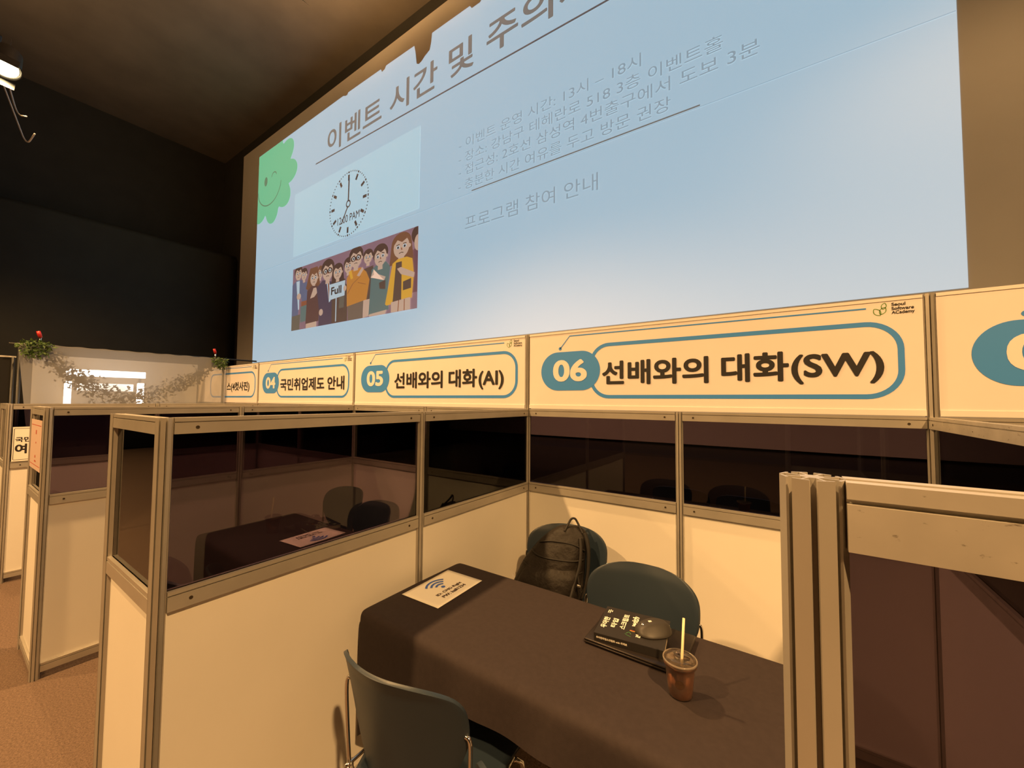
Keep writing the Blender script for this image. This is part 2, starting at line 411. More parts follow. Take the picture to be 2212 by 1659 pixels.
def el(c, u, v, ru, rv, n=18): S.append((ell(u, v, ru, rv, n), CP[c]))
def person(u, v, ru, rv, hair, long, glasses=False, sad=True):
    el(hair, u, v + rv * .38, ru * 1.28, rv * 1.0)
    if long: poly(hair, (u - ru * 1.3, v + rv * .3), (u + ru * 1.3, v + rv * .3), (u + ru * 1.55, v - rv * 1.5), (u - ru * 1.5, v - rv * 1.5))
    poly('skin', (u - ru * .35, v - rv * .6), (u + ru * .35, v - rv * .6), (u + ru * .4, v - rv * 1.35), (u - ru * .4, v - rv * 1.35))
    el('skin', u, v, ru, rv)
    el('skin', u + ru * 1.0, v - rv * .05, ru * .2, rv * .18)
    poly(hair, (u - ru * 1.05, v + rv * .25), (u - ru * .5, v + rv * .75), (u + ru * .1, v + rv * .45), (u + ru * .7, v + rv * .7), (u + ru * 1.08, v + rv * .25), (u + ru * .9, v + rv * 1.05), (u, v + rv * 1.3), (u - ru * .9, v + rv * 1.05))
    for s in (-1, 1):
        el('white', u + s * ru * .42, v + rv * .05, ru * .22, rv * .17, 12); el('ink', u + s * ru * .42, v + rv * .03, ru * .12, rv * .12, 10)
        for q in band([(u + s * ru * .65, v + rv * .27), (u + s * ru * .22, v + rv * (.40 if sad else .3))], rv * .07): S.append((q, CP['ink']))
        if glasses:
            for q in band(ell(u + s * ru * .45, v + rv * .03, ru * .36, rv * .27, 14), rv * .07, True): S.append((q, CP['ink']))
    for q in band([(u, v - rv * .05), (u + ru * .08, v - rv * .25), (u - ru * .02, v - rv * .27)], rv * .05): S.append((q, CP['rust']))
    for q in band([(u - ru * .28, v - rv * .55), (u, v - rv * .48), (u + ru * .28, v - rv * .56)], rv * .06): S.append((q, CP['ink']))
poly('mauve', (0, 0), (1, 0), (1, 1), (0, 1))
# back row
person(.117, .85, .026, .085, 'darkhair', False)
poly('bluegrey', (.10, .72), (.15, .74), (.155, .42), (.10, .40)); poly('rust', (.095, .44), (.165, .44), (.165, .36), (.095, .36)); poly('teal', (.09, .36), (.15, .37), (.15, .12), (.09, .11))
person(.275, .80, .02, .085, 'brownhair', False); person(.517, .77, .03, .095, 'darkhair', False)
person(.669, .807, .03, .085, 'darkhair', False, sad=False); poly('dress', (.62, .66), (.71, .68), (.71, .25), (.62, .22))
poly('skin', (.64, .24), (.70, .24), (.70, .02), (.64, .0))
poly('purple', (.965, .72), (1, .74), (1, .2), (.965, .2)); el('darkhair', .99, .90, .03, .10); el('skin', 1.0, .80, .022, .10)
# man in blue grey jacket
person(.06, .895, .032, .10, 'darkhair', False)
poly('bluegrey', (0, .74), (.05, .80), (.10, .78), (.14, .55), (.13, .48), (.08, .50), (.065, .22), (0, .23)); poly('white', (.04, .78), (.075, .78), (.075, .32), (.065, .32))
poly('olive', (0, .23), (.09, .24), (.085, 0), (0, 0)); el('skin', .07, .53, .022, .05)
# woman in maroon dress
poly('brownhair', (.14, .62), (.18, .92), (.25, .92), (.28, .60), (.21, .52))
person(.217, .75, .035, .11, 'brownhair', False)
poly('maroon', (.155, .58), (.20, .64), (.255, .62), (.28, .40), (.27, .08), (.145, .06)); poly('skin', (.185, .45), (.215, .60), (.24, .60), (.255, .52), (.225, .46))
poly('skin', (.15, .07), (.25, .08), (.25, 0), (.15, 0))
# man in navy suit with glasses
poly('navy', (.245, .58), (.30, .68), (.36, .64), (.40, .60), (.40, 0), (.27, 0), (.275, .22)); poly('white', (.335, .66), (.36, .66), (.375, .34), (.362, .32)); poly('rust', (.348, .62), (.358, .62), (.372, .36), (.360, .36))
person(.344, .79, .046, .135, 'darkhair', False, True); el('skin', .292, .20, .018, .05)
# girl with the sign
poly('dress', (.385, .60), (.44, .66), (.50, .60), (.52, .0), (.39, 0))
person(.433, .727, .036, .10, 'darkhair', True, sad=False)
poly('dress', (.395, .58), (.47, .58), (.52, .5), (.52, 0), (.39, 0)); poly('olive', (.455, .55), (.50, .55), (.49, .2), (.45, .2))
for q in band([(.425, .36), (.425, .02)], .008): S.append((q, CP['white']))
poly('white', (.362, .35), (.495, .37), (.497, .585), (.366, .58)); el('skin', .497, .47, .012, .04)
# man in the orange jacket
poly('taupe', (.52, .30), (.645, .30), (.64, 0), (.525, 0)); poly('orange', (.51, .60), (.545, .70), (.62, .70), (.66, .62), (.685, .50), (.665, .24), (.515, .20))
person(.58, .843, .044, .125, 'darkhair', False, True)
poly('yellow', (.525, .68), (.545, .70), (.56, .58), (.545, .57)); poly('skin', (.59, .60), (.63, .70), (.64, .66), (.61, .58))
for q in band([(.52, .38), (.56, .50), (.62, .58)], .006) + band([(.60, .50), (.66, .45)], .006): S.append((q, CP['rust']))
# woman in the teal dress
poly('teal', (.70, .62), (.745, .68), (.80, .68), (.83, .60), (.815, .30), (.825, .05), (.685, .02)); person(.761, .762, .042, .125, 'darkhair', False)
poly('skin', (.695, .52), (.715, .62), (.72, .52), (.79, .44), (.80, .48), (.73, .56)); poly('dress', (.755, .42), (.80, .44), (.80, .32), (.76, .34)); poly('skin', (.69, .03), (.81, .05), (.80, 0), (.69, 0))
# woman in the yellow cardigan
person(.90, .80, .050, .135, 'brownhair', True, sad=False)
poly('yellow', (.845, .62), (.88, .66), (.935, .66), (.97, .62), (.98, .42), (.97, .14), (.81, .10), (.80, .12)); poly('dress', (.868, .62), (.905, .62), (.905, .14), (.85, .13))
poly('skin', (.875, .54), (.90, .55), (.985, .44), (.98, .38), (.90, .46)); poly('dress', (.915, .36), (.965, .38), (.965, .26), (.915, .25)); poly('skin', (.84, .13), (.96, .15), (.96, 0), (.84, 0))
for q in band([(.89, .14), (.885, 0)], .005) + band([(.925, .14), (.925, 0)], .005): S.append((q, CP['rust']))
put('crowd_picture', flat(PP, S, 0.006, 0.00006), CPM, scr)
put('sign_lettering', text_me(PP, 'Full', .382, .470, .415, .53, 0.03, 0.022), CPM[CP['ink']], scr)

# ------------------------------------------------------------------ booth walls
ZT, ZL = 1.520, 1.022
def post_profile():
    o = []
    for k in range(8):
        a = math.radians(22.5 + 45 * k); d = Vector((math.cos(a), math.sin(a))); s = Vector((-d.y, d.x))
        R, wd, ct, wb = 0.0200, 0.0056, 0.0018, 0.0009
        for q in (d * .0075 - s * wb, d * (R - ct) - s * wb, d * (R - ct) - s * wd, d * R - s * wd, d * R + s * wd, d * (R - ct) + s * wd, d * (R - ct) + s * wb, d * .0075 + s * wb):
            o.append((q.x, q.y))
    return o
PROF = post_profile(); _posts = {}
def add_post(t, x, y, z1, m=ALU):
    if z1 not in _posts:
        _posts[z1] = prism(PROF, 2, 0.0, z1); _posts[z1].materials.append(m)
    o = bpy.data.objects.new('post', _posts[z1]); COL.objects.link(o); o.parent = t; o.location = Vector((x, y, 0)) - t.location
    return o
def rail_profile(h):
    r = [(-.0150, 0), (-.004, 0), (-.004, -.005), (.004, -.005), (.004, 0), (.0150, 0), (.0150, -.0115), (.0095, -.0115), (.0095, -.0150), (.0160, -.0150), (.0160, -h), (-.0160, -h), (-.0160, -.0150), (-.0095, -.0150), (-.0095, -.0115), (-.0150, -.0115)]
    return r
def add_rail(t, axis, fixed, a, b, ztop, h, screws=(), m=ALU):
    pr = [((fixed + d), ztop + z) for d, z in rail_profile(h)]
    o = put('rail', prism(pr, axis, a, b), m, t)
    for s, side in screws:
        # a recessed screw: dark disc on the face of the rail
        n = 12; c = ztop - 0.015 - (h - .015) * .45
        for sd in ((side,) if side else (-1, 1)):
            yy = fixed + sd * 0.0160; v = []
            for rr, off in ((.0052, 0.0), (.0052, .0012), (.0034, .0012), (.0030, .0003)):
                for k in range(n):
                    q = [s + rr * math.cos(2 * math.pi * k / n), yy + sd * off] if axis == 0 else [yy + sd * off, s + rr * math.cos(2 * math.pi * k / n)]
                    v.append((*q, c + rr * math.sin(2 * math.pi * k / n)))
            f = [(i * n + k, i * n + (k + 1) % n, (i + 1) * n + (k + 1) % n, (i + 1) * n + k) for i in range(3) for k in range(n)] + [tuple(range(3 * n, 4 * n))]
            put('screw', mesh(v, f), SCREW, o)
    return o
def add_panels(t, axis, fixed, a, b, side=0, screws=True, m=ALU):
    a0, b0 = a + .019, b - .019
    sc = [(a0 + .055, side), (b0 - .055, side)] if screws else []
    add_rail(t, axis, fixed, a0, b0, ZT, 0.048, sc, m)
    add_rail(t, axis, fixed, a0, b0, ZL, 0.056, sc, m)
    add_rail(t, axis, fixed, a0, b0, 0.085, 0.048, [], m)
    def slab(z0, z1, th): return box(a0, b0, fixed - th, fixed + th, z0, z1) if axis == 0 else box(fixed - th, fixed + th, a0, b0, z0, z1)
    put('tinted_pane', slab(ZL - .004, ZT - .044, .002), PANE, t)
    put('white_board', slab(0.08, ZL - .050, .003), BOARD, t)

XP = [-6.05, -4.04, -2.01, 0.0, 1.98, 3.96]
names = ['03', '04', '05', '06', '07']
for i, nm in enumerate(names):
    x0, x1 = XP[i], XP[i + 1]; xm = (x0 + x1) / 2
    t = thing('booth_back_panel', ((x0 + x1) / 2, 0, 0), {'03': 'aluminium framed back panel under the banner half hidden by the white backdrop', '04': 'aluminium framed back panel with tinted panes under the wholly Korean job support banner',
              '05': 'aluminium framed back panel with tinted panes under the banner ending in (AI)', '06': 'aluminium framed back panel with white boards behind the backpack chair and empty chair',
              '07': 'dark tinted back panel past the tall post, under the cut off banner'}[nm], 'booth panel', 'booth back panels under the banners')
    add_post(t, x0, 0, 2.036); add_post(t, xm, 0, ZT)
    if i == len(names) - 1: add_post(t, x1, 0, 2.036)
    add_panels(t, 0, 0.0, x0, xm, -1); add_panels(t, 0, 0.0, xm, x1, -1)
YM, YF = -0.99, -1.968
for i, (x, lab) in enumerate(((-4.04, 'tinted partition with a black lettered notice, ending the 04 booth beside the white backdrop'),
                              (-2.01, 'tinted partition between the 04 and 05 booths with its foot on the open carpet'),
                              (0.0, 'tinted partition between the 05 and 06 booths, alongside the wifi notice on the table'),
                              (1.98, 'scuffed tinted partition between the 06 and 07 booths with a return panel by the entrance'))):
    t = thing('booth_divider', (x, -0.99, 0), lab, 'divider', 'dividers between the booths')
    m = ALU_WORN if i == 3 else ALU; RET = .489 if i == 3 else .505
    add_post(t, x, YM, ZT); add_post(t, x, YF, ZT); add_post(t, x - RET, YF, ZT)
    add_panels(t, 1, x, YM, 0.0, 0, True, m); add_panels(t, 1, x, YF, YM, 0, True, m); add_panels(t, 0, YF, x - RET, x, -1, False, m)

# ------------------------------------------------------------------ banners
def banner(x0, x1, num, words, label, logo=True, tilt=0):
    W_ = x1 - x0; t = thing('banner', ((x0 + x1) / 2, 0, 1.545), label, 'banner', 'booth name banners')
    a, b = x0 + .0195, x1 - .0195; z0, z1 = 1.547, 2.032
    # board with a faint sag so that the top edge is not ruler straight
    put('banner_sheet', box(a, b, -.012, -.007, z0, z1), BANNER, t)
    put('bottom_strip', box(a, b, -.016, -.007, 1.525, 1.549), BANNER, t)
    put('top_strip', box(a, b, -.015, -.007, 2.021, 2.035), BANNER, t)
    B = Plane((x0, -.012, 0), (1, 0, 0), (0, 0, 1)); k = W_ / 1.98
    fr = [(u * k if u < .9 else W_ - (1.98 - u), v) for u, v in rrect(.475, 1.890, 1.605, 1.926, .115, 10)]
    put('frame_line', flat(B, [(q, 0) for q in band(fr, .0215, True)], .0008), BLUE, t)
    if num: put('number_pill', flat(B, [(rrect(.113, .533, 1.646, 1.899, .1262, 14), 0)], .0012), BLUE, t)
    if num: put('number_lettering', text_me(B, num, .204, .446, 1.704, 1.846, .035, .0020), WHITEINK, t)
    put('thin_line', flat(B, [(q, 0) for q in band([(.256, 1.922), (.325, 2.001), (W_ - .199, 1.996)], .0065)] + [(ell(.256, 1.922, .011, .011, 14), 0)], .0010), BLUE, t)
    for s, u0, u1, v0, v1 in words: put('title_lettering', text_me(B, s, u0 - x0, u1 - x0, v0, v1, .030, .0018), INK, t)
    if logo:
        lx, lz = W_ - .174, 1.961
        def leaf(cx, cz, ang, L, wd):
            p = []
            for q in range(17):
                s = q / 16; p.append((s * L, wd * math.sin(math.pi * s) ** .8))
            for q in range(15, 0, -1):
                s = q / 16; p.append((s * L, -wd * math.sin(math.pi * s) ** .8))
            ca, sa = math.cos(ang), math.sin(ang)
            return [(cx + x * ca - y * sa, cz + x * sa + y * ca) for x, y in p]
        lf = []
        for l in (leaf(lx + .022, lz, math.radians(125), .036, .011), leaf(lx + .022, lz + .004, math.radians(62), .034, .010), leaf(lx + .030, lz + .026, math.radians(75), .028, .008)):
            lf += [(q, 0) for q in band(l, .0028, True)]
        put('leaf_logo', flat(B, lf, .0010), GREEN, t)
        for s, e, v0, v1 in (('Seoul', .072, 1.998, 2.012), ('Software', .046, 1.980, 1.994), ('ACademy', .044, 1.959, 1.977)): put('logo_lettering', text_me(B, s, W_ - .116, W_ - e, v0, v1, .02), INK, t)
    return t
banner(0.0, 1.98, '06', [('선배와의', .547, 1.143, 1.678, 1.823), ('대화', 1.203, 1.495, 1.680, 1.826), ('(SW)', 1.504, 1.835, 1.664, 1.806)], 'cream banner numbered 06 whose Korean title ends in (SW)')
banner(-2.01, 0.0, '05', [('선배와의', -1.407, -.811, 1.676, 1.818), ('대화', -.746, -.451, 1.678, 1.820), ('(AI)', -.436, -.201, 1.660, 1.800)], 'cream banner numbered 05 whose Korean title ends in (AI)')
banner(-4.04, -2.01, '04', [('국민취업제도', -3.472, -2.532, 1.676, 1.818), ('안내', -2.475, -2.170, 1.676, 1.818)], 'cream banner numbered 04 with a wholly Korean title on job support')
banner(-6.05, -4.04, '', [('스(4컷사진)', -4.985, -4.285, 1.668, 1.806)], 'banner about four-cut photos half hidden behind the white sheer backdrop')
banner(1.98, 3.96, '07', [], 'cream banner with a blue pill numbered 07, cut off past its post')

# ------------------------------------------------------------------ tables and cloths
def make_table(x0, x1, y0, y1, label_t, label_c):
    t = thing('folding_table', ((x0 + x1) / 2, (y0 + y1) / 2, 0), label_t, 'table', 'booth tables under black cloths')
    put('tabletop', bevel_box(x0 + .02, x1 - .02, y0 + .02, y1 - .02, .700, .731, .006, 2), TABLEW, t)
    for x in (x0 + .12, x1 - .12):
        for y in (y0 + .06, y1 - .06): put('leg', tube([(x, y, 0), (x, y, .700)], .012), STEEL, t)
        put('leg_brace', tube([(x, y0 + .06, .12), (x, y1 - .06, .12)], .008), STEEL, t)
    # cloth: top sheet that rolls over the edges and hangs; corner tails hang lower
    nx, ny = 56, 30; drop = 7; V = []; idx = {}
    ux = [x0 + (x1 - x0) * i / nx for i in range(nx + 1)]; uy = [y0 + (y1 - y0) * j / ny for j in range(ny + 1)]
    F = []
    rc = .035
    def corner(x, y):
        # round the plan corners a little
        cx_ = min(max(x, x0 + rc), x1 - rc); cy_ = min(max(y, y0 + rc), y1 - rc); d = Vector((x - cx_, y - cy_))
        if abs(d.x) > 1e-9 and abs(d.y) > 1e-9:
            s = max(abs(d.x), abs(d.y)) / d.length; d *= s
        return cx_ + d.x, cy_ + d.y
    for j, y in enumerate(uy):
        for i, x in enumerate(ux):
            px, py = corner(x, y); e = min(x - x0, x1 - x, y - y0, y1 - y)
            z = .7365 - (.010 if e < 1e-6 else (.002 if e < .02 else 0)) + .0006 * math.sin(9 * x + 5 * y)
            idx[i, j] = len(V); V.append((px, py, z))
    for j in range(ny):
        for i in range(nx): F.append((idx[i, j], idx[i + 1, j], idx[i + 1, j + 1], idx[i, j + 1]))
    ring = [(i, 0) for i in range(nx)] + [(nx, j) for j in range(ny)] + [(i, ny) for i in range(nx, 0, -1)] + [(0, j) for j in range(ny, 0, -1)]
    prev = [idx[r] for r in ring]; N = len(ring)
    for d in range(1, drop + 1):
        cur = []; s = d / drop
        for q, r in enumerate(ring):
            bx, by, bz = V[idx[r]]; ox = (-1 if r[0] == 0 else 1 if r[0] == nx else 0); oy = (-1 if r[1] == 0 else 1 if r[1] == ny else 0)
            x, y = ux[r[0]], uy[r[1]]
            c = min(x - x0, x1 - x) if r[1] in (0, ny) else min(y - y0, y1 - y)
            tail = max(0, 1 - c / (.55 if r[1] in (0, ny) else .26))
            L = .125 + .36 * tail ** 1.2
            wob = math.sin(x * 23 + y * 19) * .010 * s * (1 - tail * .5)
            out = .010 * math.sqrt(s) + .012 * s + wob * .6 - .02 * s * tail
            k = 1 / math.hypot(ox, oy)
            nxp, nyp = bx + ox * k * out, by + oy * k * out
            cur.append(len(V)); V.append((max(nxp, x0 - .012), nyp, bz - L * s))
        for q in range(N): F.append((prev[q], cur[q], cur[(q + 1) % N], prev[(q + 1) % N]))
        prev = cur
    me = mesh(V, F, True); o = put('tablecloth', me, CLOTH)
    bm = bmesh.new(); bm.from_mesh(me); bmesh.ops.recalc_face_normals(bm, faces=bm.faces[:]); bm.to_mesh(me); bm.free()
    sb = o.modifiers.new('round', 'SUBSURF'); sb.levels = 1; sb.render_levels = 1
    tag(o, label_c, 'tablecloth', 'black cloths on the booth tables')
make_table(0.045, 1.548, -1.355, -0.75, 'folding table under the black cloth with the book and cup', 'black cloth draped over the table with the book and coffee cup')
make_table(-1.56, -0.16, -1.40, -0.78, 'folding table under the black cloth in the 05 booth', 'black cloth draped over the table seen through the 05 partition pane')

def wifi_notice(bl, ang, label):
    """paper lying on a table; bl = corner at the left foot of the text, text runs along direction ang"""
    ux = Vector((math.cos(ang), math.sin(ang), 0)); uv = Vector((-ux.y, ux.x, 0))
    P = Plane((bl[0], bl[1], .7388), ux, uv)
    t = thing('wifi_notice', (bl[0] + (ux * .148 + uv * .105).x, bl[1] + (ux * .148 + uv * .105).y, .7382), label, 'paper', 'wifi notices on the tables')
    v = []; f = []; n = 12
    for i in range(n + 1):
        for j in range(n + 1): v.append(P.p(.297 * i / n, .21 * j / n, .0002 + .0012 * (abs(i / n - .5) * 2) ** 3 * (j / n)))
    for i in range(n):
        for j in range(n): f.append((i * (n + 1) + j, (i + 1) * (n + 1) + j, (i + 1) * (n + 1) + j + 1, i * (n + 1) + j + 1))
    o = put('sheet', mesh(v, f, True), PAPER, t); o.modifiers.new('thick', 'SOLIDIFY').thickness = .0003
    sy = []
    for r in (.030, .052, .074):
        sy += [(q, 0) for q in band(ell(.150, .108, r, r, 16, math.radians(42), math.radians(138)), .0105)]
    sy.append((ell(.150, .108, .0095, .0095, 16), 0))
    put('wifi_symbol', flat(P, sy, .0022), WIFI, t)
    put('lettering', text_me(P, 'ID: CMG Right', .072, .228, .060, .081, .02, .0022), BROWNINK, t); put('lettering', text_me(P, 'PW: hall1234', .078, .222, .034, .053, .02, .0022), BROWNINK, t)
wifi_notice((.309, -1.166), math.radians(92), 'cream wifi notice lying on the black cloth by the book')
wifi_notice((-1.025, -0.86), math.radians(-90 + 4), 'wifi notice seen through the tinted pane on the 05 table')

# ------------------------------------------------------------------ chairs
def make_chair():
    t = thing('stacking_chair', (0, 0, 0), '', 'chair', 'dark teal stacking chairs')
    # backrest: curved rounded shell, sitter faces -y
    z0, z1 = .435, .838; V = []; F = []; nu, nv = 24, 26
    def hw(s):
        if s < .70: return .100 + (.234 - .100) * math.sin(math.pi / 2 * (s / .70)) ** 1.25
        q = (s - .70) / .30; return .234 * max(0.0, 1 - q ** 3.2) ** (1 / 2.8)
    ss = [1 - (1 - j / nv) ** 1.7 for j in range(nv + 1)]; ss[-1] = .9985
    for s in ss:
        z = z0 + (z1 - z0) * s; h = hw(s)
        for i in range(nu + 1):
            u = -1 + 2 * i / nu; x = h * u
            V.append((x, -1.55 * x * x + .085 * (s ** 1.3) - .055 + .010 * max(0, s - .9) * 10 * .6, z))
    for j in range(nv):
        for i in range(nu): F.append((j * (nu + 1) + i, j * (nu + 1) + i + 1, (j + 1) * (nu + 1) + i + 1, (j + 1) * (nu + 1) + i))
    b = put('backrest', mesh(V, F, True), TEAL, t, world=False)
    m_ = b.modifiers.new('thick', 'SOLIDIFY'); m_.thickness = .011; m_.offset = 0
    m_ = b.modifiers.new('edge', 'BEVEL'); m_.width = .0035; m_.segments = 2; m_.limit_method = 'ANGLE'
    # seat
    V = []; F = []; n = 20
    for j in range(n + 1):
        q = j / n; y = -.045 - .405 * q; h = (.150 + .075 * math.sin(math.pi / 2 * min(1, q / .45))) * (1 - max(0, (q - .86) / .14) ** 2.4 * .22)
        for i in range(n + 1):
            u = -1 + 2 * i / n
            V.append((h * u, y, .447 - .018 * (1 - u * u) * math.sin(math.pi * min(1, q * 1.05)) - .030 * max(0, (q - .78) / .22) ** 2 + .02 * max(0, (.15 - q) / .15)))
    for j in range(n):
        for i in range(n): F.append((j * (n + 1) + i, (j + 1) * (n + 1) + i, (j + 1) * (n + 1) + i + 1, j * (n + 1) + i + 1))
    s_ = put('seat', mesh(V, F, True), TEAL, t, world=False)
    m_ = s_.modifiers.new('thick', 'SOLIDIFY'); m_.thickness = .012; m_.offset = 0
    for sx in (-1, 1):
        put('back_support', tube([(sx * .226, -.083, .690), (sx * .238, -.082, .690), (sx * .243, -.081, .668), (sx * .241, -.082, .60), (sx * .228, -.086, .424)], .0062, 10, 2), CHROME, t, world=False)
        for pts, fy in (([(sx * .228, -.086, .424), (sx * .238, -.020, .20), (sx * .248, .055, .010)], .055), ([(sx * .215, -.365, .418), (sx * .243, -.385, .40), (sx * .247, -.40, .20), (sx * .249, -.415, .010)], -.415)):
            lg_ = put('leg', tube(pts, .0075, 10, 1), CHROME, t, world=False)
            put('glide', lathe([(.004, 0), (.0105, .001), (.0105, .018), (.009, .024), (.006, .025)], (sx * .2485, fy, 0), 12), BLACKP, lg_, world=False)
        put('seat_rail', tube([(sx * .226, -.070, .425), (sx * .224, -.15, .424), (sx * .215, -.365, .420)], .0062, 10, 1), CHROME, t, world=False)
        put('back_strut', tube([(sx * .12, -.04, .455), (sx * .20, -.075, .425), (sx * .232, -.10, .424)], .0048, 8, 1), CHROME, t, world=False)
    put('crossbar', tube([(-.215, -.30, .420), (.215, -.30, .420)], .006, 8), CHROME, t, world=False)
    return t
proto = make_chair(); first = [True]
def chair(x, y, deg, label):
    o = proto if first[0] else copy_tree(proto)
    first[0] = False
    o.location = (x, y, 0); o.rotation_euler = (0, 0, math.radians(deg)); o['label'] = label
    return o
chair(.410, -.185, 10, 'dark teal chair holding the black backpack against the back wall')
chair(.942, -.520, 3, 'empty dark teal chair behind the table at the book and coffee cup')
chair(.548, -1.622, 185, 'dark teal chair tucked under the front of the table by the wifi notice')
chair(1.130, -1.690, 183, 'dark teal chair at the front of the table before the coffee cup')
chair(-1.55, -.33, 4, 'dark chair by the far corner of the 05 booth, behind tinted glass')
chair(-.93, -.47, 2, 'dark chair behind the 05 table, next to its wifi notice')
chair(-.75, -1.78, 182, 'dark chair at the aisle side of the 05 table')
chair(.70, 1.35, 182, 'dark chair behind the back wall, dim through the pane over the backpack chair')
chair(1.22, 1.30, 178, 'dark chair behind the back wall, dim through the pane over the empty chair')

# ------------------------------------------------------------------ backpack
bp = thing('backpack', (.36, -.33, .445), 'black nylon backpack slumped on a teal chair, white logo on its pocket', 'backpack')
def bag_body(levels, n=36, ex=2.7):
    V = []; F = []
    for (cx_, cy_, z, rx, ry, tw) in levels:
        for k in range(n):
            a = 2 * math.pi * k / n; c, s = math.cos(a), math.sin(a)
            x = rx * math.copysign(abs(c) ** (2 / ex), c); y = ry * math.copysign(abs(s) ** (2 / ex), s)
            wr = .006 * math.sin(7 * a + z * 60) + .004 * math.sin(3 * a - z * 110)
            x *= 1 + wr / rx; y *= 1 + wr / ry
            V.append((cx_ + x * math.cos(tw) - y * math.sin(tw), cy_ + x * math.sin(tw) + y * math.cos(tw), z + .03 * (x / max(rx, .01)) * 0))
    for i in range(len(levels) - 1):
        for k in range(n): F.append((i * n + k, i * n + (k + 1) % n, (i + 1) * n + (k + 1) % n, (i + 1) * n + k))
    F.append(tuple(range(n - 1, -1, -1))); F.append(tuple(range((len(levels) - 1) * n, len(levels) * n)))
    return mesh(V, F, True)
TW = .30
LV = [(.350, -.345, .447, .150, .085, TW), (.345, -.350, .456, .178, .105, TW), (.345, -.350, .50, .196, .118, TW), (.352, -.345, .56, .196, .116, TW), (.368, -.335, .62, .186, .108, TW),
      (.388, -.315, .69, .168, .098, TW), (.410, -.295, .75, .146, .084, TW), (.430, -.275, .80, .122, .068, TW), (.444, -.262, .835, .096, .052, TW), (.452, -.255, .857, .062, .036, TW), (.455, -.253, .864, .026, .016, TW)]
bb = put('body', bag_body(LV), BAG, bp); bb.modifiers.new('soft', 'SUBSURF').render_levels = 1
# front pocket bulging towards the table
def bagpt(u, z, off=0.0):
    """point on the front of the bag: u in -1..1 across, z height"""
    for a, b in zip(LV[:-1], LV[1:]):
        if a[2] <= z <= b[2]:
            s = (z - a[2]) / (b[2] - a[2]); c = [a[i] * (1 - s) + b[i] * s for i in range(6)]; break
    else: c = LV[0] if z < LV[0][2] else LV[-1]
    ang = -math.pi / 2 + u * math.pi / 2; cs, sn = math.cos(ang), math.sin(ang); ex = 2.7
    x = (c[3] + off) * math.copysign(abs(cs) ** (2 / ex), cs); y = (c[4] + off) * math.copysign(abs(sn) ** (2 / ex), sn)
    return Vector((c[0] + x * math.cos(TW) - y * math.sin(TW), c[1] + x * math.sin(TW) + y * math.cos(TW), z))
V = []; F = []; n = 16
for j in range(n + 1):
    for i in range(n + 1):
        a, b_ = -1 + 2 * i / n, -1 + 2 * j / n; bulge = .040 * max(0, (1 - abs(a) ** 3) * (1 - abs(b_) ** 3)) ** .5 - .004
        V.append(bagpt(.02 + a * .56, .565 + b_ * .105, bulge))
for j in range(n):
    for i in range(n): F.append((j * (n + 1) + i, j * (n + 1) + i + 1, (j + 1) * (n + 1) + i + 1, (j + 1) * (n + 1) + i))
fpk = put('front_pocket', mesh(V, F, True), BAG, bp)
for zc, tilt in ((.775, .030), (.735, -.012), (.672, -.01)):
    put('zip_seam', tube([bagpt(-.75 + 1.5 * k / 14, zc + tilt * math.sin(math.pi * k / 14) - .02 * k / 14, .003) for k in range(15)], .0045, 8), BAGD, bp)
put('carry_handle', tube([bagpt(-.10, .845, .004), (.448, -.268, .885), (.458, -.258, .907), (.476, -.250, .910), (.490, -.246, .888), bagpt(.62, .838, .004)], .0062, 8, 2), BAGD, bp)
put('shoulder_strap', tube([bagpt(.70, .84, .010), bagpt(.78, .79, .016), bagpt(.84, .72, .022), bagpt(.86, .64, .024), bagpt(.82, .57, .022), bagpt(.74, .50, .018)], lambda s: .013 - .006 * s, 10, 2), BAGD, bp)
put('shoulder_strap', tube([bagpt(.42, .82, .008), bagpt(.50, .76, .012), bagpt(.54, .68, .014), bagpt(.46, .62, .014), bagpt(.36, .56, .05), bagpt(.30, .50, .05)], lambda s: .010 - .004 * s, 10, 2), BAGD, bp)
put('side_strap', tube([bagpt(.50, .66, .012), bagpt(.56, .60, .03), bagpt(.62, .56, .03), bagpt(.9, .57, .01)], .004, 8, 2), BAGD, bp)
put('buckle', bevel_box(*sum([[c - h, c + h] for c, h in zip(bagpt(.52, .605, .034), (.010, .004, .006))], []), .002, 2), STEEL, bp)
def bagpatch(pts, off):
    v = [bagpt(u, z, off) for u, z in pts]; return mesh(v, [tuple(range(len(v)))])
lg = [(-.62, .608), (-.585, .602), (-.555, .604), (-.525, .592), (-.515, .600), (-.50, .612), (-.525, .609), (-.55, .614), (-.575, .609), (-.60, .622), (-.625, .622)]
put('logo', bagpatch(lg, .037), WHITEP, fpk)

# ------------------------------------------------------------------ laptop, book, mouse
lt = thing('laptop', (1.04, -.917, .738), 'closed dark laptop lying under the book on the black cloth', 'laptop')
put('base', bevel_box(.884, 1.202, -1.036, -.800, .7395, .7475, .003, 2), LAPTOP, lt)
put('lid', bevel_box(.884, 1.202, -1.036, -.800, .7482, .7555, .0028, 2), LAPTOP, lt)
put('hinge', tube([(.93, -.801, .748), (1.156, -.801, .748)], .0035, 8), BLACKP, lt)

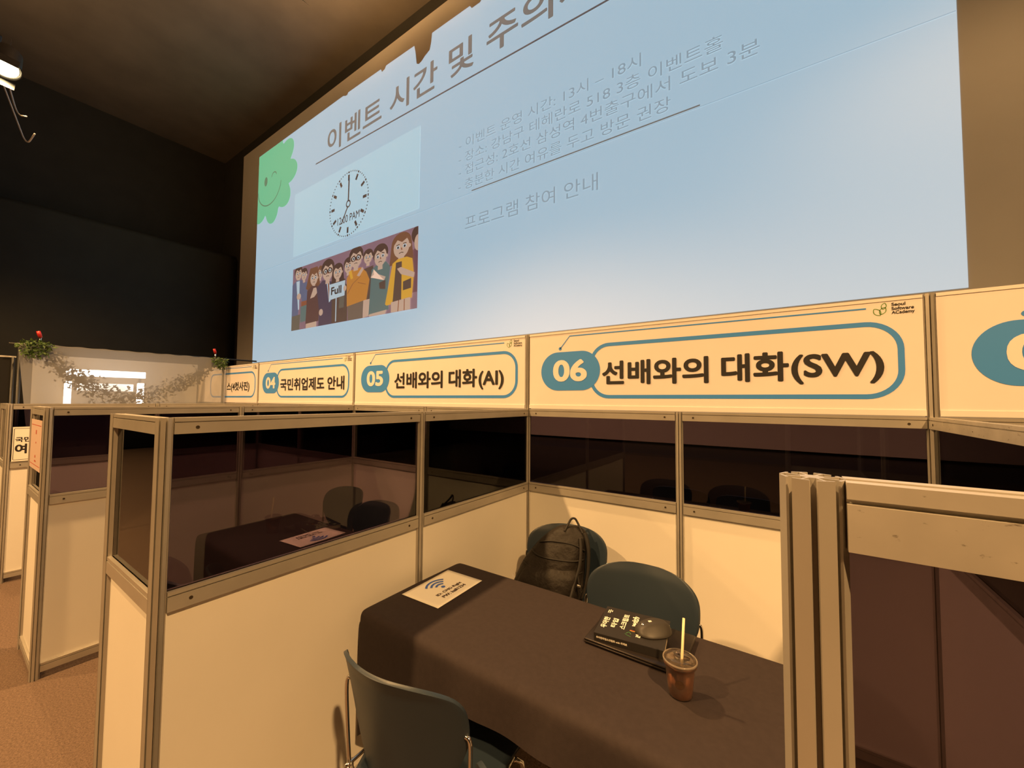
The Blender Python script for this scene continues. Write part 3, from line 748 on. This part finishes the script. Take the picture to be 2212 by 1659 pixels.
ba = math.radians(7.5); bx_, by_ = .918, -1.028
bux = Vector((math.cos(ba), math.sin(ba), 0)); buy = Vector((-bux.y, bux.x, 0))
bk = thing('book', (bx_ + (bux * .114 + buy * .1).x, by_ + (bux * .114 + buy * .1).y, .7558), 'thick black programming book with white Korean title on the laptop', 'book')
def bbox_(u0, u1, v0, v1, z0, z1):
    me = box(u0, u1, v0, v1, z0, z1)
    for q in me.vertices: q.co = Vector((bx_, by_, 0)) + bux * q.co.x + buy * q.co.y + Vector((0, 0, q.co.z))
    return me
put('back_cover', bbox_(0, .228, 0, .196, .7558, .7568), BOOKC, bk)
put('front_cover', bbox_(0, .228, 0, .196, .7800, .7810), BOOKC, bk)
put('spine', bbox_(0, .228, -.001, .0008, .7558, .7810), BOOKC, bk)
put('pages', bbox_(.002, .226, .001, .194, .7568, .7800), mat('book_pages', (0.55, 0.47, 0.36), 0.8, noise=(300, 0.15)), bk)
# cover print: text runs along +v, its top towards -u
CVP = Plane(Vector((bx_, by_, .7810)), buy, -bux)
CW = mat('cover_white', (0.85, 0.82, 0.74), 0.5, emit=None)
def ctext(s, u0, u1, v0, v1, b=.04): return text_me(CVP, s, v0, v1, -u1, -u0, b, .0006)
for c_ in (('우아한', .009, .031, .043, .119), ('타입', .041, .061, .060, .121), ('스크립트', .071, .092, .062, .167), ('리액트', .131, .152, .036, .093)): put('title_lettering', ctext(*c_), CW, bk)
put('script_lettering', text_me(CVP, 'with', .098, .168, -.126, -.103, .03, .0006, .3), CW, bk)
dec = []
for r in (.016, .020): dec += [(q, 0 if r < .018 else 1) for q in band(ell(.085, -.118, r, r, 10, math.radians(150), math.radians(260)), .0022)]
dec += [(q, 2) for q in band([(.045, -.100), (.056, -.108), (.045, -.116)], .003) + band([(.040, -.096), (.034, -.106), (.030, -.118)], .002)]
dec += [(q, 3) for q in band([(.150, -.014), (.172, -.014)], .003) + band([(.150, -.020), (.176, -.020)], .003) + band([(.160, -.026), (.172, -.026)], .003)]
dec += [(q, 3) for q in band([(.062, -.166), (.078, -.166)], .004) + band([(.060, -.176), (.080, -.176)], .004)]
dec += [(q, 1) for q in band([(.054, -.184), (.056, -.194)], .002)] + [(q, 2) for q in band([(.050, -.160), (.048, -.178)], .0016)]
put('cover_art', flat(CVP, dec, .0006), [mat('cover_red', (.6, .06, .04), .5), mat('cover_yellow', (.75, .5, .08), .5), mat('cover_green', (.06, .2, .07), .5), CW], bk)
SPP = Plane(Vector((bx_, by_, 0)) - buy * .001, bux, (0, 0, 1))
put('spine_lettering', join(text_me(SPP, '우아한타입스크립트 with 리액트', .008, .112, .765, .7725, .03, .0006)), CW, bk)

ms_t = thing('computer_mouse', (1.082, -.905, .7816), 'dark ergonomic mouse lying on the black book', 'mouse')
ma = math.radians(43); mu = Vector((math.cos(ma), math.sin(ma), 0)); mv = Vector((-mu.y, mu.x, 0)); mc = Vector((1.083, -.905, .7816))
V = []; F = []; nu, nv = 40, 14
def mshape(th, ph):
    # th around, ph 0..pi/2 elevation; long axis mu (front at -mu)
    c, s = math.cos(th), math.sin(th); e = 2 / 2.5
    L = .062 if c > 0 else .064; Wd = .036 if s > 0 else .050
    x = L * math.copysign(abs(c) ** e, c); y = Wd * math.copysign(abs(s) ** e, s)
    h = .034 * math.sin(ph) ** .9; k = math.cos(ph) ** .55
    x, y = x * k, y * k
    wing = max(0, (-y - .018) / .032)
    z = h * (1 - .28 * max(0, -x / .064)) * (1 - .62 * min(1, wing)) 
    return mc + mu * x + mv * y + Vector((0, 0, z + .0006))
for j in range(nv + 1):
    for k in range(nu): V.append(mshape(2 * math.pi * k / nu, math.pi / 2 * j / nv * .995))
for j in range(nv):
    for k in range(nu): F.append((j * nu + k, j * nu + (k + 1) % nu, (j + 1) * nu + (k + 1) % nu, (j + 1) * nu + k))
F.append(tuple(range(nu - 1, -1, -1))); F.append(tuple(range(nv * nu, (nv + 1) * nu)))
put('shell', mesh(V, F, True), mat('mouse_graphite', (0.035, 0.031, 0.027), 0.5), ms_t)
put('scroll_wheel', tube([mc + mu * -.036 + mv * -.005 + Vector((0, 0, .021)), mc + mu * -.036 + mv * .005 + Vector((0, 0, .021))], .0085, 18), CHROME, ms_t)
put('button_seam', tube([mc + mu * (-.062 + .05 * k / 8) + mv * 0 + Vector((0, 0, .005 + .0265 * math.sin(math.pi / 2 * (k / 8) ** .7))) for k in range(9)], .0016, 6), BLACKP, ms_t)
mbm = bevel_box(-.006, .006, -.004, .004, 0, .003, .001, 1); mbm.transform(Matrix.Rotation(ma, 4, 'Z')); mbm.transform(Matrix.Translation(mc + mu * -.010 + Vector((0, 0, .0318))))
put('mode_button', mbm, WHITEP, ms_t)

# ------------------------------------------------------------------ iced coffee cup
CC = (1.212, -1.100, .7372)
cup = thing('iced_coffee_cup', CC, 'clear plastic cup of iced milk coffee with lid on the black cloth', 'cup')
put('cup_wall', lathe([(.0300, 0.0), (.0325, .002), (.0350, .03), (.0415, .088), (.0440, .0905), (.0440, .093), (.0420, .093)], CC), CUPCLEAR, cup)
put('coffee', lathe([(.0010, .0012), (.0298, .0012), (.0315, .003), (.0338, .03), (.0402, .089), (.0392, .0895), (.001, .0895)], CC), COFFEE, cup)
put('lid', lathe([(.0442, .086), (.0462, .088), (.0462, .0955), (.0445, .098), (.0415, .0985), (.0385, .104), (.0350, .1055), (.012, .1055), (.010, .1035), (.001, .1035)], CC), CUPCLEAR, cup)
put('lid_rim', lathe([(.0440, .0945), (.0466, .0950), (.0472, .0975), (.0466, .1000), (.0440, .1005), (.0430, .0985), (.0440, .0945)], CC), mat_pane('rim_plastic', (0.80, 0.72, 0.62), 0.08), cup); _haze(bpy.data.materials['rim_plastic'], .18)
# round printed badge on the wall
bv = []; bf = []
for rr in (0.0, 1.0):
    for k in range(20):
        a = 2 * math.pi * k / 20; u_ = rr * .0125 * math.cos(a); z_ = .046 + rr * .0125 * math.sin(a); R_ = .0350 + (.0415 - .0350) * (z_ - .03) / .058 + .0006
        th = math.radians(-80) + u_ / R_; bv.append((CC[0] + R_ * math.cos(th), CC[1] + R_ * math.sin(th), CC[2] + z_))
for k in range(20): bf.append((k, (k + 1) % 20, 20 + (k + 1) % 20, 20 + k))
put('printed_badge', mesh(bv, bf, True), mat('badge_brown', (0.06, 0.03, 0.015), 0.5), cup)
for k in range(5):
    a = k * 1.3; r_ = .018; o = put('ice_cube', bevel_box(-.009, .009, -.009, .009, -.008, .008, .002, 2), mat_pane('ice%d' % k, (.9, .85, .8), .1) if k == 0 else bpy.data.materials['ice0'], None)
    o.parent = cup; o.location = (r_ * math.cos(a), r_ * math.sin(a), .0905 + .003 * (k % 2)); o.rotation_euler = (k, k * 2, k * .7)
st = put('drinking_straw', tube([(1.216, -1.118, .745), (1.2225, -1.094, .95)], .0036, 12), STRAW)
tag(st, 'cream paper straw standing in the iced coffee cup', 'straw')

# ------------------------------------------------------------------ notices on the far partitions
def notice(pl, wd, ht, label, build, pm=None):
    c = pl.p(wd / 2, 0)
    t = thing('notice_sheet', c, label, 'paper'); th = .0006
    v = [pl.p(u, q, d) for d in (0, th) for u, q in ((0, 0), (wd, 0), (wd, ht), (0, ht))]
    put('sheet', mesh(v, [(3, 2, 1, 0), (4, 5, 6, 7), (0, 1, 5, 4), (1, 2, 6, 5), (2, 3, 7, 6), (3, 0, 4, 7)]), pm or PAPER, t)
    build(t)
    return t
N1 = Plane((-4.04 + .0205, -1.945, 1.022), (0, 1, 0), (0, 0, 1))
def b1(t):
    put('border', flat(N1, [(q, 0) for q in band(rrect(.008, .202, .014, .283, .002, 1), .0035, True)], .001), INK, t)
    put('lettering', text_me(N1, '국민취업', .016, .194, .165, .210, .03, .0012), INK, t); put('lettering', text_me(N1, '여기', .016, .160, .064, .150, .04, .0012), INK, t)
notice(N1, .21, .297, 'white notice with black border and Korean lettering on a tinted pane', b1)
N2 = Plane((-2.01 - .455, YF - .0180, 1.145), (1, 0, 0), (0, 0, 1))
def b2(t):
    sh = [([(.20, .21), (.235, .21), (.235, .235), (.20, .235)], 0), ([(.21, .155), (.235, .155), (.235, .165), (.21, .165)], 0), ([(.20, .07), (.23, .07), (.23, .085), (.20, .085)], 0),
          ([(.19, .045), (.25, .045), (.25, .055), (.19, .055)], 0), ([(.02, .262), (.40, .262), (.40, .266), (.02, .266)], 0), ([(.02, .025), (.40, .025), (.40, .029), (.02, .029)], 0)]
    put('red_print', flat(N2, sh, .001), REDINK, t)
notice(N2, .42, .297, 'notice sheet in a shaded pinkish tone with faded red print on a narrow return panel', b2, mat('shaded_pink_paper', (.56, .42, .36), .7))  # paper colour darkened to carry the shade on the sheet

# ------------------------------------------------------------------ sheer backdrop of the photo zone
bd = thing('backdrop_stand', (-5.0, -.95, 0), 'metal backdrop stand carrying the white sheer cloth beside the dark hall', 'stand')
put('crossbar', tube([(-5.0, -1.93, 2.122), (-5.0, .36, 2.135)], .011, 10), BLACKM, bd)
for y in (-1.855, -.05):
    put('upright', tube([(-5.03, y, .02), (-5.03, y, 2.12)], .014, 10), BLACKM, bd)
    for a in (0, 180): put('foot', tube([(-5.03, y, .25), (-5.03 + .26 * math.cos(math.radians(a)), y + .26 * math.sin(math.radians(a)), .012)], .009, 8), BLACKM, bd)
V = []; F = []; ny, nz = 90, 30
for j in range(nz + 1):
    s = j / nz; z = 2.135 - s * 2.06; y0 = -1.875 + .09 * min(1, s * 2.2); y1 = -.035
    for i in range(ny + 1):
        q = i / ny; y = y0 + (y1 - y0) * q
        x = -4.985 + .012 * math.sin(q * 31 + 2 * math.sin(q * 9)) * min(1, s * 2) + (.014 * math.exp(-((q - .16) / .02) ** 2) + .014 * math.exp(-((q - .95) / .02) ** 2)) * min(1, s * 3)
        V.append((x, y, z + .004 * math.sin(q * 60) * (1 - s)))
for j in range(nz):
    for i in range(ny): F.append((j * (ny + 1) + i, j * (ny + 1) + i + 1, (j + 1) * (ny + 1) + i + 1, (j + 1) * (ny + 1) + i))
tag(put('sheer_backdrop', mesh(V, F, True), SHEER), 'white sheer backdrop cloth hung between two clamps and leaf bunches', 'backdrop')
def leaf_quad(V, F, p, d, up, L, wd):
    d = d.normalized(); s = d.cross(up).normalized(); b = len(V); n = s.cross(d)
    V += [p, p + d * L * .45 + s * wd + n * L * .08, p + d * L, p + d * L * .45 - s * wd + n * L * .08]; F += [(b, b + 1, b + 2), (b, b + 2, b + 3)]
def rnd(): return Vector((random.uniform(-1, 1), random.uniform(-1, 1), random.uniform(-1, 1)))
def bunch(c, spread, n, label):
    V = []; F = []
    for k in range(n):
        q = rnd(); p = Vector(c) + Vector((q.x * .03 + .02, q.y * spread[0] * (1 - .3 * abs(q.z)), q.z * spread[1] - .03 * abs(q.z)))
        leaf_quad(V, F, p, rnd() + Vector((.3, 0, -.3)), rnd(), random.uniform(.03, .055), random.uniform(.007, .013))
    for k in range(n // 3):
        p = Vector(c) + Vector((random.uniform(0, .04), random.gauss(0, spread[0] * .35), -random.uniform(spread[1] * .6, spread[1] * 2.0)))
        leaf_quad(V, F, p, rnd() + Vector((.2, 0, -1)), rnd(), random.uniform(.03, .05), random.uniform(.007, .012))
    tag(put('leaf_bunch', mesh(V, F), LEAF), label, 'leaf bunch', 'leaf bunches on the backdrop')
bunch((-4.955, -1.765, 2.125), (.125, .062), 190, 'green leaf bunch at the backdrop corner beside the black board')
bunch((-4.955, -.120, 2.105), (.10, .055), 130, 'green leaf bunch at the backdrop corner beside the half hidden banner')
# garland hanging behind the cloth
gp = [(-1.74, 2.08), (-1.60, 2.00), (-1.47, 1.83), (-1.33, 1.70), (-1.10, 1.60), (-.85, 1.60), (-.60, 1.72), (-.38, 1.86), (-.20, 2.02)]
V = []; F = []
for k in range(1500):
    s = random.random() * (len(gp) - 1); i = int(s); a = s - i
    y = gp[i][0] * (1 - a) + gp[i + 1][0] * a; z = gp[i][1] * (1 - a) + gp[i + 1][1] * a; w_ = .030 + .035 * math.sin(math.pi * s / (len(gp) - 1))
    p = Vector((-5.07 + random.uniform(-.03, .03), y + random.gauss(0, w_), z + random.gauss(0, w_) - .01))
    leaf_quad(V, F, p, rnd() + Vector((0, 0, -.3)), rnd(), random.uniform(.03, .06), random.uniform(.009, .016))
tag(put('leaf_garland', mesh(V, F), GARL), 'drooping olive leaf garland showing through the white sheer cloth', 'garland')
# lit frame of the photo corner behind the cloth
lf_ = thing('light_frame', (-5.27, -1.16, 0), 'bright white light frame glowing through the sheer backdrop', 'light')
put('top_bar', bevel_box(-5.29, -5.25, -1.50, -.817, 1.828, 1.905, .004, 1), LIT, lf_)
put('side_bar', bevel_box(-5.29, -5.25, -1.507, -1.452, 1.46, 1.765, .004, 1), LIT, lf_)
put('side_bar', bevel_box(-5.29, -5.25, -.889, -.827, 1.46, 1.765, .004, 1), LIT, lf_)
put('inner_panel', bevel_box(-5.33, -5.30, -1.40, -.918, 1.660, 1.748, .004, 1), DIM, lf_)
for y in (-1.48, -.86): put('stand_leg', tube([(-5.31, y, 0), (-5.31, y, 1.86)], .012, 8), BLACKM, lf_)
pb = thing('added_back_board', (-5.76, -1.0, 0), 'added plain white board behind the light frame, dim through the sheer cloth', 'board')  # added bright backing so the garland reads dark through the cloth
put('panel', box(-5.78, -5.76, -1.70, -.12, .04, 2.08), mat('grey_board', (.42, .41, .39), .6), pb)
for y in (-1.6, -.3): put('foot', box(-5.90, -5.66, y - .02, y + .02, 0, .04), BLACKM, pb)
def clamp(c, s, label):
    t = thing('spring_clamp', c, label, 'clamp', 'red handled clamps on the backdrop'); c = Vector(c)
    put('jaw', tube([c + Vector((.004, 0, -.02)), c + Vector((.012, .004, .02)), c + Vector((.014, .006, .06 * s))], lambda q: .012 - .003 * q, 10), CHROME, t)
    put('handle', tube([c + Vector((.014, .006, .06 * s)), c + Vector((.016, -.004, .095 * s)), c + Vector((.012, -.012, .125 * s))], lambda q: .017 - .004 * abs(q - .5), 12), REDP, t)
clamp((-4.985, -1.735, 2.145), 1.0, 'red handled spring clamp over the fuller leaf bunch')
clamp((-4.985, -.175, 2.140), .95, 'red and silver spring clamp over the sparser leaf bunch')
# black board with a bright top edge beside the backdrop
bb_ = thing('display_board', (-5.06, -2.35, 0), 'tall black display board with a bright metal top edge beside the backdrop', 'board')
put('panel', box(-5.08, -5.06, -2.85, -1.885, .05, 1.985), BLACKP, bb_)
put('top_trim', box(-5.085, -5.055, -2.85, -1.875, 1.985, 2.000), WHITEP, bb_)
put('edge_post', tube([(-5.045, -1.895, 0), (-5.045, -1.895, 1.985)], .012, 12), BLACKM, bb_)

# ------------------------------------------------------------------ hall spotlights on their pipes, plus added fill lamps
for y, lab in ((-2.10, 'thin metal lighting pipe carrying the lit spotlight near the ceiling'),):
    tag(put('lighting_pipe', tube([(-9.0, y, 5.42), (-5.35, y, 5.42)], .024, 10), BLACKM), lab, 'pipe')
def spotlight(x, y, z, watts, label, aim, cone=165):
    t = thing('spotlight', (0, 0, 0), label, 'spotlight', 'hall spotlights')
    put('can', lathe([(.06, .34), (.10, .30), (.11, .06), (.125, .0), (.115, .0), (.10, .06), (.05, .20)], (0, 0, .02), 24), BLACKM, t)
    put('lens', lathe([(.002, .020), (.060, .016), (.098, .020), (.060, .045), (.002, .05)], (0, 0, .02), 24), LAMPGLOW, t)
    put('yoke', tube([(-.13, 0, .16), (-.13, 0, .42), (.13, 0, .42), (.13, 0, .16)], .010, 8), STEEL, t)
    put('barn_door', box(-.13, -.125, -.09, .09, -.10, .03), BLACKM, t); put('barn_door', box(.125, .13, -.09, .09, -.10, .03), BLACKM, t)
    ld = bpy.data.lights.new('spotlight_beam', 'SPOT'); ld.energy = watts * 4; ld.color = WARM; ld.shadow_soft_size = .07
    ld.spot_size = math.radians(cone); ld.spot_blend = 0.9
    lo = bpy.data.objects.new('spotlight_beam', ld); COL.objects.link(lo); lo.parent = t; lo.location = (0, 0, -.02)
    t.rotation_mode = 'QUATERNION'; t.rotation_quaternion = Vector((0, 0, -1)).rotation_difference(Vector(aim).normalized())
    t.location = (x, y, z)
for L in LAMPS: spotlight(*L)
# cables and hooks dangling by the lit spotlight
for k, (pts, lab) in enumerate((([(-5.6, -2.10, 5.42), (-5.45, -2.0, 4.95), (-5.3, -1.95, 4.62), (-5.1, -1.9, 4.55)], 'pale cable sagging under the lighting pipe'),
                                ([(-5.9, -2.10, 5.42), (-5.75, -1.92, 4.75), (-5.5, -1.86, 4.40), (-5.2, -1.83, 4.44)], 'second pale cable looped lower under the lighting pipe'))):
    tag(put('cable', tube(pts, .007, 8, 3), WHITEP), lab, 'cable')
